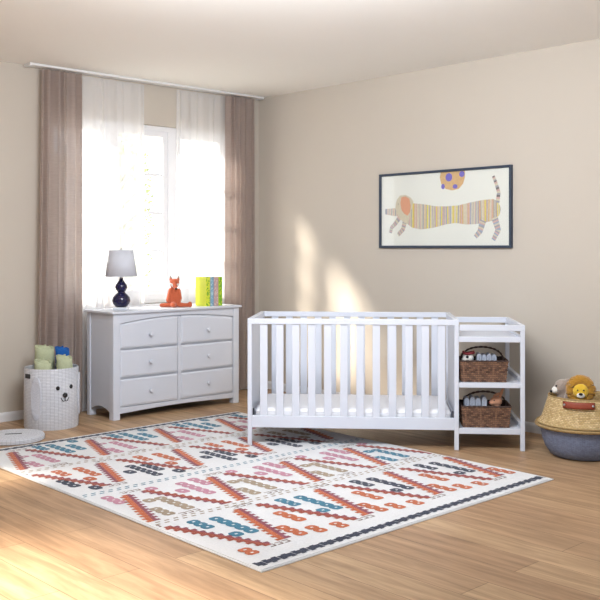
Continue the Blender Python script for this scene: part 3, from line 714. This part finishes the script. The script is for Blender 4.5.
def towel(x, y, r, h, m_, lab, tilt=0, z0=.02, el_=1.0):
    """towel rolled up and stood on end: spiral section extruded"""
    mb = MB(); N = 70; turns = 3.2; th = r/turns/1.15; pts = []
    for i in range(N+1):
        a = 2*PI*turns*i/N; rr = r*.12+(r*.88)*i/N; pts.append((rr, a))
    def fn(u, v):
        i = u*N; a = 2*PI*turns*u; rr = r*.12+r*.86*u
        rr += .003*math.sin(a*3+v*9)+.003*math.sin(a*2+v*31)*v
        zz = z0+(h-z0)*v+(.012*math.sin(a*1.3)+.006*math.sin(a*.5+1))*v
        return (rr*math.cos(a), rr*el_*math.sin(a), zz)
    mb.grid(fn, N*2, 14)
    o = mb.build('rolled_towel', m_, None, smooth=True, solid=th*.72)
    o.data.set_sharp_from_angle(angle=PI)
    o.location = (HX+x, HY+y, 0); o.rotation_euler = (0, tilt, 0)
    return tag(o, lab, 'towel', 'rolled towels in the dog hamper')
towel(-.075, .06, .076, .605, 'towel_green', 'tallest sage green rolled towel, at the left of the dog hamper')
towel(.058, .090, .056, .592, 'towel_blue', 'blue rolled towel standing at the back of the dog hamper')
towel(-.040, -.108, .066, .515, 'towel_green', 'low sage green rolled towel at the front of the dog hamper')
towel(.104, -.032, .062, .540, 'towel_green', 'sage green rolled towel at the right of the dog hamper')

# ------------------------------------------------------------------ belly basket with toys
bb = thing('belly_basket', 'seagrass belly basket with grey base on the floor by the right wall', 'basket', (1.88, 6.19, 0), 0)
MB().lathe([(0, .003), (.185, .003), (.208, .014), (.240, .06), (.262, .12), (.275, .202), (.270, .202), (.256, .12), (.233, .062), (.20, .020), (0, .012)], 64).build('base', 'grey_rope', bb, smooth=True)
MB().lathe([(.276, .200), (.297, .196), (.301, .207), (.287, .228), (.266, .252), (.250, .30), (.232, .36), (.220, .396), (.214, .400), (.210, .394), (.224, .355), (.242, .297), (.260, .248), (.276, .222)], 64).build('cuff', 'seagrass', bb, smooth=True)
pts = [( .303*math.cos(a*PI/32), .303*math.sin(a*PI/32), .208) for a in range(64)]
MB().tube(pts, .007, 8, closed=True).tube([(.295*math.cos(a*PI/32), .295*math.sin(a*PI/32), .224) for a in range(64)], .006, 8, closed=True).tube([(.217*math.cos(a*PI/32), .217*math.sin(a*PI/32), .398) for a in range(64)], .006, 8, closed=True).build('braid', 'seagrass', bb, smooth=True)
hl = MB(); hz = .368
vb = math.atan2(-1.88, 6.19)
def hp(t, z, r): a = vb-.10+t*.84; return Vector((r*math.sin(a), -r*math.cos(a), z))
def hfn(u, v):
    t = (u-.5)*1.0; z = hz-.021+.042*v; r = .228+.008+(.030-.02*v)*.25+.014*math.sin(PI*u)**.5
    return hp(t, z, r)
hl.grid(hfn, 20, 3); ho = hl.build('handle', 'leather', bb, smooth=True, solid=.005)
for t in (-.43, .43): MB().ball(hp(t, hz, .252), (.008, .008, .008), 12, 8).build('rivet', 'metal', ho, smooth=True)

def inb(x, y): return (1.88+x, 6.19+y)
ln = thing('lion_toy', 'mustard yellow lion soft toy peeking out of the belly basket', 'soft toy', (*inb(-.026, -.045), .037), -.28)
b = MB().ball((0, 0, .1), (.068, .065, .095)); capsule(b, (0, 0, .15), (0, 0, .36), .055, .05); b.ball((0, 0, .40), (.06, .055, .06)); b.build('body', 'lion_face', ln, remesh=.008)
mn = MB(); rr = random.Random(3)
mn.tube([(.062*math.cos(a*PI/12), -.012, .408+.066*math.sin(a*PI/12)) for a in range(24)], .034, 10, closed=True)
for k in range(420):
    a = rr.random()*2*PI; q = rr.uniform(.048, .084); y = rr.uniform(-.035, .025); c = Vector((q*math.cos(a), y, .405+q*math.sin(a)*1.05))
    d = Vector((math.cos(a), rr.uniform(-.5, .3), math.sin(a))).normalized(); mn.tube([c, c+d*.008, c+d*.016], [.010, .008, .002], 5)
mn.build('mane', 'lion_mane', ln, smooth=True)
fc = MB().ball((0, -.045, .402), (.050, .022, .050)).build('face', 'lion_face', ln, smooth=True)
MB().ball((0, -.068, .378), (.026, .014, .018)).build('muzzle', 'plush_white', fc, smooth=True)
MB().ball((0, -.083, .389), (.013, .006, .009)).build('nose', 'black', fc, smooth=True)
for s_ in (-1, 1): MB().ball((.019*s_, -.066, .412), .005, 8, 6).build('eye', 'black', fc, smooth=True)
for s_ in (-1, 1): MB().ball((.062*s_, -.02, .455), (.018, .012, .018)).build('ear', 'lion_mane', ln, smooth=True)

bg_ = thing('badger_toy', 'taupe soft toy with white muzzle beside the lion in the basket', 'soft toy', (*inb(-.122, .035), .030), -.28)
b = MB().ball((0, 0, .1), (.05, .05, .095)); capsule(b, (0, 0, .14), (0, 0, .36), .042, .04); b.ball((0, 0, .420), (.056, .05, .054)); b.ball((-.035, -.02, .402), (.034, .03, .032)); capsule(b, (.03, -.05, .33), (.028, -.055, .375), .02, .016)
b.build('body', 'plush_grey', bg_, remesh=.007)
MB().ball((-.048, -.028, .402), (.023, .026, .024), rot=Matrix.Rotation(.5, 3, 'Y')).build('muzzle', 'plush_white', bg_, smooth=True)
MB().ball((-.073, -.036, .394), (.010, .010, .009)).build('nose', 'black', bg_, smooth=True)
MB().ball((-.040, -.042, .432), .006, 8, 6).build('eye', 'black', bg_, smooth=True)
MB().ball((.03, 0, .464), (.016, .010, .014)).build('ear', 'plush_grey', bg_, smooth=True)

# ------------------------------------------------------------------ picture
Pw = Vector((1.744, 6.96, 0))+Rd*1.516             # lower left corner on the wall
pc = thing('framed_picture', 'dark framed drawing of a striped dachshund and spotted ball on the wall', 'picture', (Pw.x, Pw.y, 1.38), AR)
FW, FH = 1.341, .635
f = MB().box(0, FW, -.028, 0, 0, .02).box(0, FW, -.028, 0, FH-.02, FH).box(0, .02, -.028, 0, .02, FH-.02).box(FW-.02, FW, -.028, 0, .02, FH-.02)
f.build('frame', 'frame_navy', pc, bevel=.002)
art = MB(); pal = ['paper', mat('crayon_grey', srgb(166, 164, 172), .8, .12, 60), mat('crayon_yellow', srgb(232, 216, 96), .8, .08, 60), mat('crayon_orange', srgb(218, 178, 128), .8, .16, 50), mat('crayon_pink', srgb(214, 176, 168), .8, .1, 60),
    mat('crayon_tan', srgb(216, 204, 180), .8, .14, 60), mat('crayon_blue', srgb(160, 172, 192), .8, .1, 60), mat('crayon_coral', srgb(224, 160, 128), .8, .14, 60), mat('crayon_violet', srgb(120, 108, 196), .8, .1, 60), mat('crayon_outline', srgb(120, 112, 110), .8, .1, 60)]
art.box(.018, FW-.018, -.012, -.004, .018, FH-.018, 0)
def flat(pts, m_, y): i = art.add([(a, y, b_) for a, b_ in pts]); art.face([i+k for k in range(len(pts))], m_)
def interp(tab, x):
    if x <= tab[0][0]: return tab[0][1]
    for (a, za), (b_, zb) in zip(tab, tab[1:]):
        if x <= b_: return za+(zb-za)*(x-a)/(b_-a)
    return tab[-1][1]
top = [(.315, .30), (.342, .376), (.41, .37), (.49, .361), (.607, .341), (.71, .337), (.835, .341), (.957, .361), (1.077, .376), (1.17, .379), (1.216, .361), (1.24, .303)]
bot = [(.315, .198), (.356, .172), (.45, .154), (.581, .165), (.71, .191), (.81, .201), (.909, .187), (1.005, .188), (1.1, .199), (1.182, .217), (1.228, .255), (1.24, .3)]
rs = random.Random(11); x = .315; last = 0
while x < 1.238:
    wv = rs.uniform(.005, .014); x2 = min(1.24, x+wv)
    ch = rs.choice([1, 2, 3, 4, 5, 5, 6, 4, 1, 5, 3, 4]); ch = ch if ch != last else 5; last = ch
    sk = .012*math.sin(x*30)
    q1 = min(1.24, x+.004*math.sin(x*40)); q2 = min(1.24, x2+.004*math.sin(x2*40)); flat([(x, interp(bot, x)), (x2, interp(bot, x2)), (q2, interp(top, q2)), (q1, interp(top, q1))], ch, -.0125); x = x2
def ribbon(path, w0, w1, cols):
    n = 16; P = []
    seg = len(path)-1
    for i in range(n+1):
        t = i/n*seg; k = min(int(t), seg-1); u = t-k; P.append(Vector((path[k][0]*(1-u)+path[k+1][0]*u, path[k][1]*(1-u)+path[k+1][1]*u)))
    S = []
    for i in range(n+1):
        d = (P[min(i+1, n)]-P[max(i-1, 0)]).normalized(); nn = Vector((-d.y, d.x)); w_ = w0+(w1-w0)*i/n; S.append((P[i]+nn*w_, P[i]-nn*w_))
    for i in range(n): flat([S[i][1], S[i+1][1], S[i+1][0], S[i][0]][::1], cols[i % len(cols)], -.0130)
ribbon([(.245, .285), (.182, .213), (.135, .176), (.12, .129)], .022, .016, [5, 1, 4, 1]); ribbon([(.285, .236), (.26, .157), (.205, .111)], .024, .018, [5, 4, 1])
ribbon([(1.075, .215), (1.046, .132), (1.001, .087)], .030, .018, [1, 5, 4, 6]); ribbon([(1.182, .237), (1.216, .139), (1.17, .062)], .030, .018, [5, 1, 4, 6])
ribbon([(1.209, .350), (1.221, .429), (1.193, .508), (1.17, .557)], .018, .012, [1, 5, 4, 9])
flat([(.182, .378), (.193, .409), (.227, .444), (.288, .448), (.342, .425), (.375, .388), (.364, .35), (.337, .288), (.32, .198), (.274, .212), (.227, .249), (.205, .275), (.177, .333)][::-1], 5, -.0135)
ribbon([(.215, .304), (.13, .308), (.075, .312)], .036, .024, [5, 4, 5, 1]); flat([(.062, .29), (.085, .29), (.085, .335), (.062, .335)], 1, -.0138)
flat([(.244, .429), (.288, .435), (.331, .413), (.345, .357), (.337, .299), (.31, .272), (.277, .288), (.244, .323), (.232, .382)][::-1], 7, -.0142)
flat([(.205, .37), (.213, .37), (.213, .378), (.205, .378)], 9, -.0142)
flat([(.661, .616), (.651, .576), (.664, .524), (.71, .479), (.773, .464), (.84, .473), (.884, .513), (.901, .562), (.904, .616)], 3, -.0130)
def disc(cx, cz, r1, r2, m_, y, n=14): flat([(cx+r1*math.cos(2*PI*k/n), cz+r2*math.sin(2*PI*k/n)) for k in range(n)], m_, y)
for cx, cz, r1, r2 in ((.743, .571, .034, .034), (.872, .590, .027, .024), (.684, .499, .018, .022), (.805, .494, .024, .018)): disc(cx, cz, r1, r2, 8, -.0135)
art.build('drawing', pal, pc)
MB().box(.018, FW-.018, -.018, -.016, .018, FH-.018).build('glazing', 'glass', pc)
